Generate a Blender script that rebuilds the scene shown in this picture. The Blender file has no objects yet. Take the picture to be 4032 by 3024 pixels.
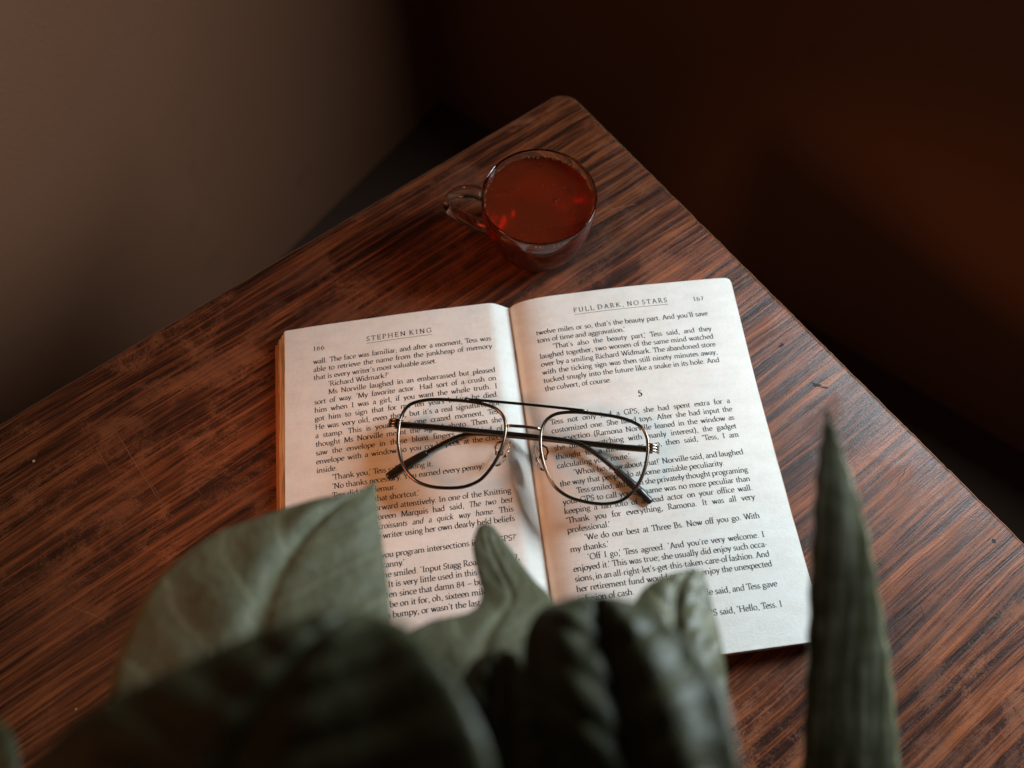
import bpy, bmesh, math, random
from mathutils import Vector, Matrix
random.seed(7)
R = math.radians
scene = bpy.context.scene
COL = scene.collection

# ------------------------------------------------------------------ camera
cam_d = bpy.data.cameras.new('camera')
cam_d.sensor_width = 36.0
cam_d.lens = 27.03
cam_d.clip_start = 0.01
cam_d.clip_end = 50
cam_d.dof.use_dof = True
cam_d.dof.focus_distance = 0.390
cam_d.dof.aperture_fstop = 5.0
cam = bpy.data.objects.new('camera', cam_d)
COL.objects.link(cam)
cam.location = (0, 0, 0.385)
cam.rotation_euler = (R(23.0), 0, 0)          # looking 67 degrees below the horizon towards +Y
scene.camera = cam

# ------------------------------------------------------------------ world, lamps, exposure
world = bpy.data.worlds.new('World')
scene.world = world
world.use_nodes = True
bg = world.node_tree.nodes['Background']
bg.inputs['Color'].default_value = (1.0, 0.74, 0.54, 1)
bg.inputs['Strength'].default_value = 0.024

def area(name, loc, target, sx, sy, power, col, spread=180):
    d = bpy.data.lights.new(name, 'AREA')
    d.shape = 'RECTANGLE'; d.size = sx; d.size_y = sy
    d.energy = power; d.color = col; d.spread = R(spread)
    o = bpy.data.objects.new(name, d); COL.objects.link(o)
    o.location = loc
    o.rotation_euler = (Vector(target) - Vector(loc)).to_track_quat('-Z', 'Y').to_euler()
    return o
# daylight from the window in the right-hand wall, and an added warm fill beamed at the book from the left
area('window_light', (0.44, 0.30, 0.295), (0.44 - 0.604, 0.30 - 0.797, 0.295), 0.22, 0.28, 6.3, (0.81, 0.95, 1.03))
area('warm_fill', (-0.40, 0.0, 0.36), (-0.03, 0.13, 0.0), 0.18, 0.18, 0.10, (1.0, 0.40, 0.16), 36)

vs = scene.view_settings
vs.view_transform = 'Standard'; vs.look = 'None'; vs.exposure = 0.0; vs.gamma = 1.0
vs.use_curve_mapping = False
scene.cycles.use_denoising = True
scene.cycles.max_bounces = 14
scene.cycles.transmission_bounces = 14
scene.cycles.transparent_max_bounces = 16
scene.cycles.caustics_refractive = True
scene.cycles.caustics_reflective = False
scene.cycles.sample_clamp_indirect = 6.0

# ------------------------------------------------------------------ helpers
def mesh_obj(name, verts, faces, mat, parent=None, smooth=False):
    me = bpy.data.meshes.new(name)
    me.from_pydata([tuple(v) for v in verts], [], faces)
    me.update()
    if smooth:
        for p in me.polygons: p.use_smooth = True
    o = bpy.data.objects.new(name, me); COL.objects.link(o)
    if mat: me.materials.append(mat)
    if parent: o.parent = parent
    return o

def bm_obj(name, bm, mat, parent=None, smooth=True):
    bmesh.ops.recalc_face_normals(bm, faces=bm.faces[:])
    me = bpy.data.meshes.new(name); bm.to_mesh(me); bm.free()
    if smooth:
        for p in me.polygons: p.use_smooth = True
    me.materials.append(mat)
    o = bpy.data.objects.new(name, me); COL.objects.link(o)
    if parent: o.parent = parent
    return o

def empty(name, loc=(0, 0, 0), rz=0.0):
    o = bpy.data.objects.new(name, None); COL.objects.link(o)
    o.location = loc; o.rotation_euler = (0, 0, rz); o.empty_display_size = 0.02
    return o

def tag(o, label=None, cat=None, group=None, kind=None):
    if label: o['label'] = label
    if cat: o['category'] = cat
    if group: o['group'] = group
    if kind: o['kind'] = kind
    return o

def catmull(pts, n):
    """resample a list of equal-length tuples with a Catmull-Rom spline to n points"""
    P = [Vector(p) if len(p) == 3 else p for p in pts]
    k = len(pts); dim = len(pts[0]); out = []
    for i in range(n):
        f = i * (k - 1) / (n - 1); j = min(int(f), k - 2); t = f - j
        p0 = pts[max(j - 1, 0)]; p1 = pts[j]; p2 = pts[j + 1]; p3 = pts[min(j + 2, k - 1)]
        out.append(tuple(0.5 * (2 * p1[d] + (p2[d] - p0[d]) * t + (2 * p0[d] - 5 * p1[d] + 4 * p2[d] - p3[d]) * t * t
                   + (3 * p1[d] - p0[d] - 3 * p2[d] + p3[d]) * t ** 3) for d in range(dim)))
    return out

def tube_bm(bm, path, rx, ry=None, seg=8, closed=False, up=Vector((0, 0, 1))):
    """sweep an ellipse along path; rx in the plane across 'up', ry along it; both may be lists"""
    n = len(path); P = [Vector(p) for p in path]
    ry = rx if ry is None else ry
    gx = (lambda i: rx[i]) if isinstance(rx, (list, tuple)) else (lambda i: rx)
    gy = (lambda i: ry[i]) if isinstance(ry, (list, tuple)) else (lambda i: ry)
    rings = []
    for i in range(n):
        if closed: t = P[(i + 1) % n] - P[i - 1]
        else: t = P[min(i + 1, n - 1)] - P[max(i - 1, 0)]
        t.normalize()
        s = t.cross(up)
        if s.length < 1e-4: s = t.cross(Vector((1, 0, 0)))
        s.normalize(); w = s.cross(t)
        rings.append([bm.verts.new(P[i] + s * math.cos(a) * gx(i) + w * math.sin(a) * gy(i))
                      for a in [2 * math.pi * k / seg for k in range(seg)]])
    m = n if closed else n - 1
    for i in range(m):
        a = rings[i]; b = rings[(i + 1) % n]
        for k in range(seg):
            bm.faces.new((a[k], a[(k + 1) % seg], b[(k + 1) % seg], b[k]))
    if not closed:
        bm.faces.new(rings[0][::-1]); bm.faces.new(rings[-1])
    return bm

def lathe_bm(profile, seg=96):
    bm = bmesh.new(); rings = []
    for r, z in profile:
        if r < 1e-7: rings.append([bm.verts.new((0, 0, z))])
        else: rings.append([bm.verts.new((r * math.cos(2 * math.pi * k / seg), r * math.sin(2 * math.pi * k / seg), z)) for k in range(seg)])
    for a, b in zip(rings, rings[1:]):
        for k in range(seg):
            k2 = (k + 1) % seg
            if len(a) == 1 and len(b) == 1: continue
            if len(a) == 1: bm.faces.new((a[0], b[k], b[k2]))
            elif len(b) == 1: bm.faces.new((a[k], a[k2], b[0]))
            else: bm.faces.new((a[k], a[k2], b[k2], b[k]))
    return bm

# ------------------------------------------------------------------ material helpers
class NT:
    def __init__(self, name):
        self.m = bpy.data.materials.new(name); self.m.use_nodes = True
        self.t = self.m.node_tree; self.n = self.t.nodes; self.l = self.t.links
        self.b = self.n['Principled BSDF']; self.out = self.n['Material Output']
    def add(self, typ, **kw):
        nd = self.n.new(typ)
        for k, v in kw.items(): setattr(nd, k, v)
        return nd
    def link(self, a, b): self.l.new(a, b)
    def coord(self, scale=(1, 1, 1), rot=(0, 0, 0), loc=(0, 0, 0)):
        tc = self.add('ShaderNodeTexCoord'); mp = self.add('ShaderNodeMapping')
        mp.inputs['Scale'].default_value = scale; mp.inputs['Rotation'].default_value = rot; mp.inputs['Location'].default_value = loc
        self.link(tc.outputs['Object'], mp.inputs['Vector']); return mp.outputs['Vector']
    def noise(self, vec, scale, detail=4, rough=0.55, dist=0.0):
        nz = self.add('ShaderNodeTexNoise'); nz.inputs['Scale'].default_value = scale
        nz.inputs['Detail'].default_value = detail; nz.inputs['Roughness'].default_value = rough
        nz.inputs['Distortion'].default_value = dist
        self.link(vec, nz.inputs['Vector']); return nz.outputs['Fac']
    def ramp(self, fac, stops):
        r = self.add('ShaderNodeValToRGB'); e = r.color_ramp.elements
        while len(e) < len(stops): e.new(0.5)
        for el, (p, c) in zip(e, stops):
            el.position = p; el.color = (*c, 1) if len(c) == 3 else c
        self.link(fac, r.inputs['Fac']); return r.outputs['Color']
    def mix(self, fac, a, b, mode='MIX'):
        x = self.add('ShaderNodeMix', data_type='RGBA', blend_type=mode)
        for inp, v in ((x.inputs['Factor'], fac), (x.inputs['A'], a), (x.inputs['B'], b)):
            if hasattr(v, 'is_linked') or hasattr(v, 'node'): self.link(v, inp)
            elif isinstance(v, (int, float)): inp.default_value = v
            else: inp.default_value = (*v, 1)
        return x.outputs['Result']
    def math(self, op, a, b=0.0, clamp=False):
        x = self.add('ShaderNodeMath', operation=op); x.use_clamp = clamp
        for inp, v in ((x.inputs[0], a), (x.inputs[1], b)):
            if isinstance(v, (int, float)): inp.default_value = v
            else: self.link(v, inp)
        return x.outputs[0]
    def bump(self, h, strength, dist):
        b = self.add('ShaderNodeBump'); b.inputs['Strength'].default_value = strength; b.inputs['Distance'].default_value = dist
        self.link(h, b.inputs['Height']); self.link(b.outputs['Normal'], self.b.inputs['Normal'])
    def set(self, **kw):
        for k, v in kw.items():
            i = self.b.inputs[k.replace('_', ' ')]
            if isinstance(v, (int, float)): i.default_value = v
            elif isinstance(v, tuple): i.default_value = (*v, 1) if len(v) == 3 else v
            else: self.link(v, i)
        return self

BLK = (0, 0, 0); WHT = (1, 1, 1)

def m_wood():
    t = NT('stained_wood')
    warp = t.noise(t.coord((9, 26, 1)), 1.0, 3, 0.5)                 # slow wander of the grain
    tc = t.add('ShaderNodeTexCoord'); sp = t.add('ShaderNodeSeparateXYZ'); t.link(tc.outputs['Object'], sp.inputs[0])
    y2 = t.math('ADD', sp.outputs['Y'], t.math('MULTIPLY', t.math('SUBTRACT', warp, 0.5), 0.007))
    cb = t.add('ShaderNodeCombineXYZ'); t.link(sp.outputs['X'], cb.inputs['X']); t.link(y2, cb.inputs['Y'])
    def g(sx, sy, det=3, rough=0.6):
        mp = t.add('ShaderNodeMapping'); mp.inputs['Scale'].default_value = (sx, sy, 1); t.link(cb.outputs[0], mp.inputs['Vector'])
        return t.noise(mp.outputs['Vector'], 1.0, det, rough)
    broad = g(3.0, 75, 2, 0.5)
    mid = g(6, 280, 4, 0.6)
    fine = g(20, 820, 5, 0.7)
    pores = g(70, 1500, 2, 0.6)
    f = t.math('ADD', t.math('ADD', t.math('MULTIPLY', broad, 0.20), t.math('MULTIPLY', mid, 0.42)), t.math('MULTIPLY', fine, 0.38))
    col = t.ramp(f, [(0.42, (0.015, 0.004, 0.0025)), (0.475, (0.050, 0.012, 0.0045)), (0.52, (0.145, 0.037, 0.012)), (0.59, (0.28, 0.078, 0.024))])
    # worn and rubbed patches where the stain has gone thin
    iso = t.coord((1, 1.35, 1))
    wear = t.noise(iso, 30, 7, 0.74, 0.3)
    grit = t.noise(iso, 900, 3, 0.7)
    wmask = t.ramp(t.math('ADD', wear, t.math('MULTIPLY', t.math('SUBTRACT', grit, 0.5), 0.36)), [(0.50, BLK), (0.61, WHT)])
    big = t.ramp(t.noise(iso, 6.0, 3, 0.5), [(0.36, BLK), (0.56, WHT)])
    wfac = t.math('MULTIPLY', t.math('MULTIPLY', wmask, big), 0.58)
    col = t.mix(wfac, col, (0.33, 0.10, 0.032))
    # dark greasy areas
    dk = t.ramp(t.noise(iso, 11, 5, 0.6, 0.3), [(0.36, WHT), (0.52, BLK)])
    col = t.mix(t.math('MULTIPLY', dk, 0.45), col, (0.022, 0.009, 0.006))
    # fine pale hairline scuffs
    sc1 = t.noise(t.coord((240, 26, 1), (0, 0, 0.9)), 1.0, 2, 0.5)
    scm = t.ramp(sc1, [(0.74, BLK), (0.78, WHT)])
    col = t.mix(t.math('MULTIPLY', scm, 0.12), col, (0.32, 0.15, 0.07))
    col = t.mix(t.math('MULTIPLY', t.math('SUBTRACT', pores, 0.35), 0.5, True), col, (0.03, 0.011, 0.006))
    rough = t.ramp(t.math('ADD', wmask, t.math('MULTIPLY', grit, 0.5)), [(0.1, (0.34,) * 3), (1.0, (0.58,) * 3)])
    t.set(Base_Color=col, Roughness=rough, Specular_IOR_Level=0.34)
    h = t.math('ADD', t.math('MULTIPLY', f, 1.0), t.math('ADD', t.math('MULTIPLY', grit, 0.12), t.math('MULTIPLY', pores, 0.25)))
    t.bump(h, 0.55, 0.0011)
    return t.m

def m_paper(name, base, dark):
    t = NT(name)
    v = t.coord((1, 1, 1))
    fib = t.noise(v, 1300, 4, 0.7)
    mot = t.noise(t.coord((60, 130, 1)), 1.0, 4, 0.6)
    # faint show-through of the lines printed on the back
    st = t.noise(t.coord((500, 212, 1)), 1.0, 1, 0.4)
    col = t.mix(t.ramp(mot, [(0.35, BLK), (0.7, WHT)]), dark, base)
    col = t.mix(t.math('MULTIPLY', t.ramp(st, [(0.5, BLK), (0.72, WHT)]), 0.10), col, tuple(c * 0.7 for c in base))
    speck = t.ramp(t.noise(v, 420, 2, 0.5), [(0.755, BLK), (0.80, WHT)])
    col = t.mix(t.math('MULTIPLY', speck, 0.30), col, (0.30, 0.20, 0.13))
    t.set(Base_Color=col, Roughness=0.75, Specular_IOR_Level=0.25)
    t.bump(t.math('ADD', fib, t.math('MULTIPLY', t.noise(v, 500, 3, 0.6), 0.5)), 0.28, 0.0006)
    return t.m

def m_plain(name, col, rough=0.5, metal=0.0, spec=0.5, coat=0.0, bump=None):
    t = NT(name)
    nz = t.noise(t.coord(), 180, 4, 0.6)
    c = t.mix(nz, tuple(x * 0.82 for x in col), tuple(min(x * 1.15, 1) for x in col))
    t.set(Base_Color=c, Roughness=rough, Metallic=metal, Specular_IOR_Level=spec, Coat_Weight=coat)
    if bump: t.bump(t.noise(t.coord(), bump[0], 4, 0.6), bump[1], bump[2])
    return t.m

def m_edge():
    t = NT('page_edges')
    st = t.noise(t.coord((40, 40, 5200)), 1.0, 2, 0.6)
    c = t.ramp(st, [(0.36, (0.30, 0.20, 0.13)), (0.5, (0.62, 0.47, 0.34)), (0.64, (0.72, 0.59, 0.45))])
    t.set(Base_Color=c, Roughness=0.85, Specular_IOR_Level=0.2)
    t.bump(st, 0.5, 0.0004)
    return t.m

def m_wall():
    t = NT('painted_plaster')
    v = t.coord()
    c = t.mix(t.ramp(t.noise(v, 3.0, 5, 0.6), [(0.3, BLK), (0.7, WHT)]), (0.33, 0.15, 0.082), (0.37, 0.17, 0.093))
    st = t.ramp(t.noise(v, 14, 4, 0.6), [(0.62, BLK), (0.75, WHT)])
    c = t.mix(t.math('MULTIPLY', st, 0.25), c, (0.15, 0.10, 0.07))
    t.set(Base_Color=c, Roughness=0.8, Specular_IOR_Level=0.2)
    t.bump(t.noise(v, 320, 4, 0.6), 0.3, 0.002)
    return t.m

def m_leaf(name, dark, light, rough=0.33, bump=0.35):
    t = NT(name)
    v = t.coord()
    c = t.mix(t.ramp(t.noise(v, 60, 5, 0.6), [(0.3, BLK), (0.7, WHT)]), dark, light)
    # midrib and side veins from the blade's own (length, width) coordinates
    uv = t.add('ShaderNodeUVMap'); sp = t.add('ShaderNodeSeparateXYZ'); t.link(uv.outputs[0], sp.inputs[0])
    at = t.math('ABSOLUTE', t.math('SUBTRACT', t.math('MULTIPLY', sp.outputs['Y'], 2.0), 1.0))
    ph = t.math('ADD', t.math('SUBTRACT', t.math('MULTIPLY', sp.outputs['X'], 7.0), t.math('MULTIPLY', at, 1.4)), t.math('MULTIPLY', t.noise(v, 45, 2, 0.5), 0.35))
    side = t.ramp(t.math('ABSOLUTE', t.math('SINE', t.math('MULTIPLY', ph, math.pi))), [(0.02, WHT), (0.20, BLK)])
    rib = t.ramp(at, [(0.015, WHT), (0.06, BLK)])
    net = t.ramp(t.noise(v, 160, 3, 0.6, 1.2), [(0.46, BLK), (0.50, WHT), (0.54, BLK)])
    vf = t.math('MAXIMUM', t.math('MAXIMUM', rib, t.math('MULTIPLY', side, 0.75)), t.math('MULTIPLY', net, 0.25))
    c = t.mix(t.math('MULTIPLY', vf, 0.55), c, tuple(min(1, x * 1.9 + 0.01) for x in light))
    t.set(Base_Color=c, Roughness=rough, Specular_IOR_Level=0.26, Coat_Weight=0.0)
    t.bump(t.noise(v, 210, 4, 0.6), bump, 0.003)
    return t.m

def m_snake():
    t = NT('sansevieria_leaf')
    v = t.coord((420, 30, 30))                        # lengthwise fibres
    fib = t.noise(v, 1.0, 4, 0.6)
    band = t.noise(t.coord((70, 130, 130)), 1.0, 3, 0.6, 0.6)
    c = t.ramp(t.math('ADD', t.math('MULTIPLY', fib, 0.72), t.math('MULTIPLY', band, 0.28)), [(0.38, (0.085, 0.086, 0.044)), (0.50, (0.155, 0.157, 0.090)), (0.60, (0.32, 0.325, 0.23))])
    t.set(Base_Color=c, Roughness=0.42, Specular_IOR_Level=0.40)
    t.bump(fib, 0.35, 0.0012)
    return t.m

def m_lens():
    t = NT('clear_lens')
    tr = t.add('ShaderNodeBsdfTransparent'); tr.inputs['Color'].default_value = (1, 1, 1, 1)
    gl = t.add('ShaderNodeBsdfGlossy'); gl.inputs['Roughness'].default_value = 0.02
    fr = t.add('ShaderNodeFresnel'); fr.inputs['IOR'].default_value = 1.16
    mx = t.add('ShaderNodeMixShader')
    t.link(fr.outputs[0], mx.inputs[0]); t.link(tr.outputs[0], mx.inputs[1]); t.link(gl.outputs[0], mx.inputs[2])
    t.link(mx.outputs[0], t.out.inputs['Surface'])
    return t.m

def m_glass():
    t = NT('clear_glass')
    t.set(Base_Color=(0.97, 0.975, 0.97), Roughness=0.0, IOR=1.47, Transmission_Weight=1.0)
    return t.m

def m_tea():
    t = NT('milky_red_tea')
    nz = t.noise(t.coord(), 90, 4, 0.6)
    c = t.mix(nz, (0.44, 0.058, 0.017), (0.50, 0.076, 0.021))
    t.set(Base_Color=c, Roughness=0.0, IOR=1.33, Transmission_Weight=0.81, Subsurface_Weight=1.0, Subsurface_Scale=0.012, Specular_IOR_Level=0.5)
    t.b.inputs['Subsurface Radius'].default_value = (1.0, 0.25, 0.08)
    va = t.add('ShaderNodeVolumeAbsorption'); va.inputs['Color'].default_value = (0.93, 0.36, 0.12, 1); va.inputs['Density'].default_value = 66
    t.link(va.outputs[0], t.out.inputs['Volume'])
    return t.m

M = dict(
    wood=m_wood(),
    paper=m_paper('book_paper', (0.72, 0.70, 0.655), (0.66, 0.625, 0.57)),
    edge=m_edge(),
    cover=m_plain('cover_card', (0.45, 0.17, 0.06), 0.5),
    ink=m_plain('black_ink', (0.018, 0.015, 0.014), 0.7, spec=0.2),
    metal=m_plain('gunmetal', (0.16, 0.12, 0.092), 0.24, metal=1.0),
    metal_lit=m_plain('gunmetal_lit', (0.42, 0.35, 0.30), 0.22, metal=1.0),
    tipm=m_plain('dark_acetate', (0.025, 0.018, 0.015), 0.25, spec=0.5),
    lens=m_lens(), glass=m_glass(), tea=m_tea(),
    pad=m_glass(),
    bubble=m_plain('tea_froth', (0.55, 0.27, 0.14), 0.25, spec=0.6),
    wall=m_wall(),
    floor=m_plain('dark_floor', (0.10, 0.058, 0.038), 0.7, bump=(60, 0.3, 0.003)),
    skirt=m_plain('dark_skirting', (0.02, 0.016, 0.013), 0.6),
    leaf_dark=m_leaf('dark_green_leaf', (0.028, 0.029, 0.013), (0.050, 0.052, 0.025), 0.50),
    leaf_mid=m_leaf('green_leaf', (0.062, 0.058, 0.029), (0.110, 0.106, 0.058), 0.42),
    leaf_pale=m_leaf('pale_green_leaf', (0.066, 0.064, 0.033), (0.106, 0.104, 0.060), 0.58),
    snake=m_snake(),
    stem=m_plain('green_stem', (0.05, 0.06, 0.025), 0.5),
    pot=m_plain('terracotta', (0.30, 0.11, 0.06), 0.8),
    soil=m_plain('potting_soil', (0.02, 0.014, 0.01), 0.95, bump=(300, 0.8, 0.004)),
    scratch=m_plain('scratched_wood', (0.26, 0.105, 0.045), 0.6),
    hole=m_plain('charred_wood', (0.008, 0.005, 0.004), 0.8),
    crumb=m_plain('pale_crumb', (0.55, 0.34, 0.20), 0.8),
)

# ------------------------------------------------------------------ setting: floor and the two walls that meet behind the table
TH = 0.42                                             # table height
fl = mesh_obj('floor', [(-3, -3, -TH), (3, -3, -TH), (3, 3, -TH), (-3, 3, -TH)], [(0, 1, 2, 3)], M['floor'])
tag(fl, kind='structure')
CW = Vector((-0.0948, 0.756)); D1 = Vector((0.797, -0.604)); D2 = Vector((-0.604, -0.797))
def wall(name, d, length, z1, nrm):
    a = CW; b = CW + d * length; t = nrm * 0.12
    v = [(a.x, a.y, -TH), (b.x, b.y, -TH), (b.x + t.x, b.y + t.y, -TH), (a.x + t.x, a.y + t.y, -TH)]
    v += [(x, y, z1) for x, y, _ in v]
    return tag(mesh_obj(name, v, [(0, 1, 5, 4), (1, 2, 6, 5), (2, 3, 7, 6), (3, 0, 4, 7), (4, 5, 6, 7), (0, 3, 2, 1)], M['wall']), kind='structure')
wall('wall_right', D1, 1.9, 0.14, -D2)                 # low wall below the window
wall('wall_left', D2, 2.2, 1.3, -D1)

# ------------------------------------------------------------------ table: grain runs along local X, the corner in view is the origin
GA = math.atan2(0.6004, 0.7997)
table = empty('wooden_table', (0.035, 0.3714, -TH), GA)
tag(table, 'worn reddish-brown stained wooden table with rounded corner and visible grain', 'table')
TL, TW, TT, RC = 1.0, 0.62, 0.022, 0.0115
def outline(inset, rc, n=8):
    pts = []
    x0, x1, y0, y1 = -TL + inset, -inset, -TW + inset, -inset
    for cx, cy, a0 in ((x1 - rc, y1 - rc, 0), (x0 + rc, y1 - rc, 90), (x0 + rc, y0 + rc, 180), (x1 - rc, y0 + rc, 270)):
        for k in range(n + 1):
            a = R(a0 + 90 * k / n); pts.append((cx + rc * math.cos(a), cy + rc * math.sin(a)))
    # long sides sampled finely, with a slightly hand-worn line and a few shallow chips
    out = []
    for i, p in enumerate(pts):
        out.append(p); q = pts[(i + 1) % len(pts)]
        d = Vector((q[0] - p[0], q[1] - p[1]))
        if d.length > 0.1:
            nn = Vector((-d.y, d.x)).normalized(); m_ = 260
            for j in range(1, m_):
                t_ = j / m_; x_ = t_ * 97 + i * 13.7
                w_ = 0.00012 * math.sin(x_ * 1.3) + 0.0001 * math.sin(x_ * 3.1 + 1) + 0.00006 * math.sin(x_ * 7.7)
                w_ += 0.0005 * max(0.0, math.sin(x_ * 0.9 + 2) * math.sin(x_ * 2.3) - 0.78) / 0.22
                w_ *= min(1.0, 8 * t_, 8 * (1 - t_))
                out.append((p[0] + d.x * t_ + nn.x * w_, p[1] + d.y * t_ + nn.y * w_))
    return out
def slab(name, mat, rings):
    vs_, fs = [], []
    n = len(rings[0][0])
    for o, z in rings: vs_ += [(x, y, z) for x, y in o]
    for r in range(len(rings) - 1):
        for k in range(n):
            k2 = (k + 1) % n
            fs.append((r * n + k, r * n + k2, (r + 1) * n + k2, (r + 1) * n + k))
    fs.append(tuple(range(n))[::-1]); fs.append(tuple(range((len(rings) - 1) * n, len(rings) * n)))
    return mesh_obj(name, vs_, fs, mat, table)
e = 0.0012
top = slab('tabletop', M['wood'], [(outline(0.0012, RC - e), TH - TT), (outline(0.0003, RC), TH - TT + 0.003), (outline(0.0003, RC), TH - 0.0016), (outline(0.0007, RC), TH - 0.0005), (outline(0.0018, RC - 0.0015), TH)])
# pale worn lip where the edge stain has rubbed off
lip_o, lip_i = outline(-0.0004, RC + 0.0004), outline(0.0003, RC)
n = len(lip_o)
mesh_obj('edge_banding', [(x, y, TH - 0.0013) for x, y in lip_o] + [(x, y, TH - 0.0006) for x, y in lip_i] + [(x, y, TH - TT + 0.002) for x, y in lip_o] + [(x, y, TH - TT + 0.002) for x, y in lip_i],
         [f for k in range(n) for k2 in [(k + 1) % n] for f in ((k, k2, n + k2, n + k), (2 * n + k, 2 * n + k2, k2, k), (3 * n + k, 3 * n + k2, 2 * n + k2, 2 * n + k), (n + k, n + k2, 3 * n + k2, 3 * n + k))],
         m_plain('rubbed_edge', (0.28, 0.14, 0.08), 0.5), table)
for lx, ly in ((-0.07, -0.07), (-TL + 0.07, -0.07), (-0.07, -TW + 0.07), (-TL + 0.07, -TW + 0.07)):
    a, b = 0.022, 0.015
    mesh_obj('leg', [(lx - b, ly - b, 0), (lx + b, ly - b, 0), (lx + b, ly + b, 0), (lx - b, ly + b, 0), (lx - a, ly - a, TH - TT), (lx + a, ly - a, TH - TT), (lx + a, ly + a, TH - TT), (lx - a, ly + a, TH - TT)],
             [(0, 3, 2, 1), (4, 5, 6, 7), (0, 1, 5, 4), (1, 2, 6, 5), (2, 3, 7, 6), (3, 0, 4, 7)], M['wood'], table)
TI = Matrix.Translation((0.035, 0.3714, -TH)) @ Matrix.Rotation(GA, 4, 'Z'); TI.invert()
def t_loc(x, y, z=0.0): return TI @ Vector((x, y, z))
def scratch(p, q, w, wob=0.00025, mat='scratch'):
    a = Vector(p); b = Vector(q); d = (b - a); nn = Vector((-d.y, d.x)).normalized(); k = 9
    vs_ = []
    for i in range(k):
        s = i / (k - 1); c = a + d * s + nn * random.uniform(-wob, wob); ww = w * (0.35 + 0.65 * math.sin(math.pi * (0.06 + 0.88 * s))) * random.uniform(0.6, 1.2)
        for sg in (-1, 1):
            pt = c + nn * ww * sg; vs_.append(t_loc(pt.x, pt.y, 0.00005))
    mesh_obj('scratch', vs_, [(2 * i, 2 * i + 1, 2 * i + 3, 2 * i + 2) for i in range(k - 1)], M[mat], table)
scratch((-0.2116, 0.1379), (-0.1784, 0.0966), 0.00016)
scratch((-0.2230, 0.1330), (-0.2060, 0.1110), 0.00011)
scratch((-0.1900, 0.1130), (-0.1800, 0.1000), 0.00009)
scratch((-0.1790, 0.0960), (-0.1740, 0.0870), 0.0001)
scratch((0.0540, 0.2767), (0.0752, 0.2817), 0.00014)
scratch((0.0780, 0.2870), (0.0830, 0.3010), 0.00012)
scratch((0.198, 0.0464), (0.1985, 0.0400), 0.00018, 0.0003, 'hole')
scratch((0.178, 0.0330), (0.1760, 0.0290), 0.00016, 0.0003, 'hole')
scratch((0.178, 0.1270), (0.1900, 0.1060), 0.00010)
scratch((-0.215, 0.047), (-0.196, 0.040), 0.00012)
scratch((0.205, 0.116), (0.1985, 0.1075), 0.00018, 0.0003, 'hole')
def blotch(x, y, rx, ry, name, mat, rot=0.0, jag=0.35):
    k = 14; vs_ = []
    for i in range(k):
        a = 2 * math.pi * i / k; r_ = 1 + random.uniform(-jag, jag)
        px, py = rx * r_ * math.cos(a), ry * r_ * math.sin(a)
        vs_.append(t_loc(x + px * math.cos(rot) - py * math.sin(rot), y + px * math.sin(rot) + py * math.cos(rot), 0.00005))
    mesh_obj(name, vs_, [tuple(range(k))], M[mat], table)
blotch(0.2412, 0.0780, 0.0011, 0.0011, 'nail_hole', 'hole', 0, 0.15)
blotch(0.1655, 0.1630, 0.0024, 0.0010, 'dent', 'hole', -0.4, 0.5)
blotch(0.1700, 0.1612, 0.0020, 0.0006, 'dent', 'hole', -0.1, 0.5)
blotch(0.1500, 0.1870, 0.0022, 0.0009, 'dent', 'hole', 0.6, 0.5)
def crumb(x, y, r_, lab):
    bm = bmesh.new(); bmesh.ops.create_icosphere(bm, subdivisions=1, radius=r_)
    for v in bm.verts: v.co = Vector((v.co.x * random.uniform(.6, 1.5), v.co.y * random.uniform(.6, 1.3), v.co.z * 0.6 + r_ * 0.55))
    o = bm_obj('crumb', bm, M['crumb'], None, False); o.location = (x, y, 0.0); tag(o, lab, 'crumb', 'crumbs on the table')
crumb(-0.2494, 0.1195, 0.0008, 'tiny pale crumb on dark wood near the left table edge')
crumb(-0.2010, 0.0005, 0.0005, 'tiny pale crumb on the dark wood beside the lower left leaf')
crumb(0.1126, 0.1600, 0.00045, 'tiny pale speck on the wood right beside the book')

# ------------------------------------------------------------------ the open book
BO = Vector((-0.00155296, 0.20769241)); BV = Vector((0.12787867, -0.99178982)); BU = Vector((0.99178982, 0.12787867))
book = empty('open_book', (BO.x, BO.y, 0), math.atan2(BU.y, BU.x))
tag(book, 'open paperback novel lying face up on the wooden table under the eyeglasses', 'book')
# book-local: x = u across (right positive), y = -v (v runs down the spine), all in metres
PROF = [(-125, 7.6), (-112, 8.9), (-92, 10.5), (-68, 11.8), (-45, 12.65), (-28, 13.05), (-16, 13.1), (-11.5, 12.95), (-9.2, 12.3), (-7.2, 10.9), (-4.6, 8.6), (-2, 6.1), (-0.4, 4.5), (0, 4.1),
        (0.6, 5.0), (3, 7.9), (7, 10.2), (12, 11.8), (18, 12.8), (26, 13.4), (38, 13.6), (55, 13.8), (78, 13.5), (100, 12.6), (116, 11.6), (125, 10.7)]
def zprof(u):
    if u <= PROF[0][0]: return PROF[0][1]
    for i in range(len(PROF) - 1):
        a, b = PROF[i], PROF[i + 1]
        if a[0] <= u <= b[0]:
            t = (u - a[0]) / (b[0] - a[0]); h = b[0] - a[0]
            if a[0] == 0 or b[0] == 0: return a[1] + (b[1] - a[1]) * t
            p, q = PROF[max(i - 1, 0)], PROF[min(i + 2, len(PROF) - 1)]
            m0 = (b[1] - p[1]) / (b[0] - p[0]) * h; m1 = (q[1] - a[1]) / (q[0] - a[0]) * h
            return (2 * t ** 3 - 3 * t * t + 1) * a[1] + (t ** 3 - 2 * t * t + t) * m0 + (-2 * t ** 3 + 3 * t * t) * b[1] + (t ** 3 - t * t) * m1
    return PROF[-1][1]
PH = 195.0
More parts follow.
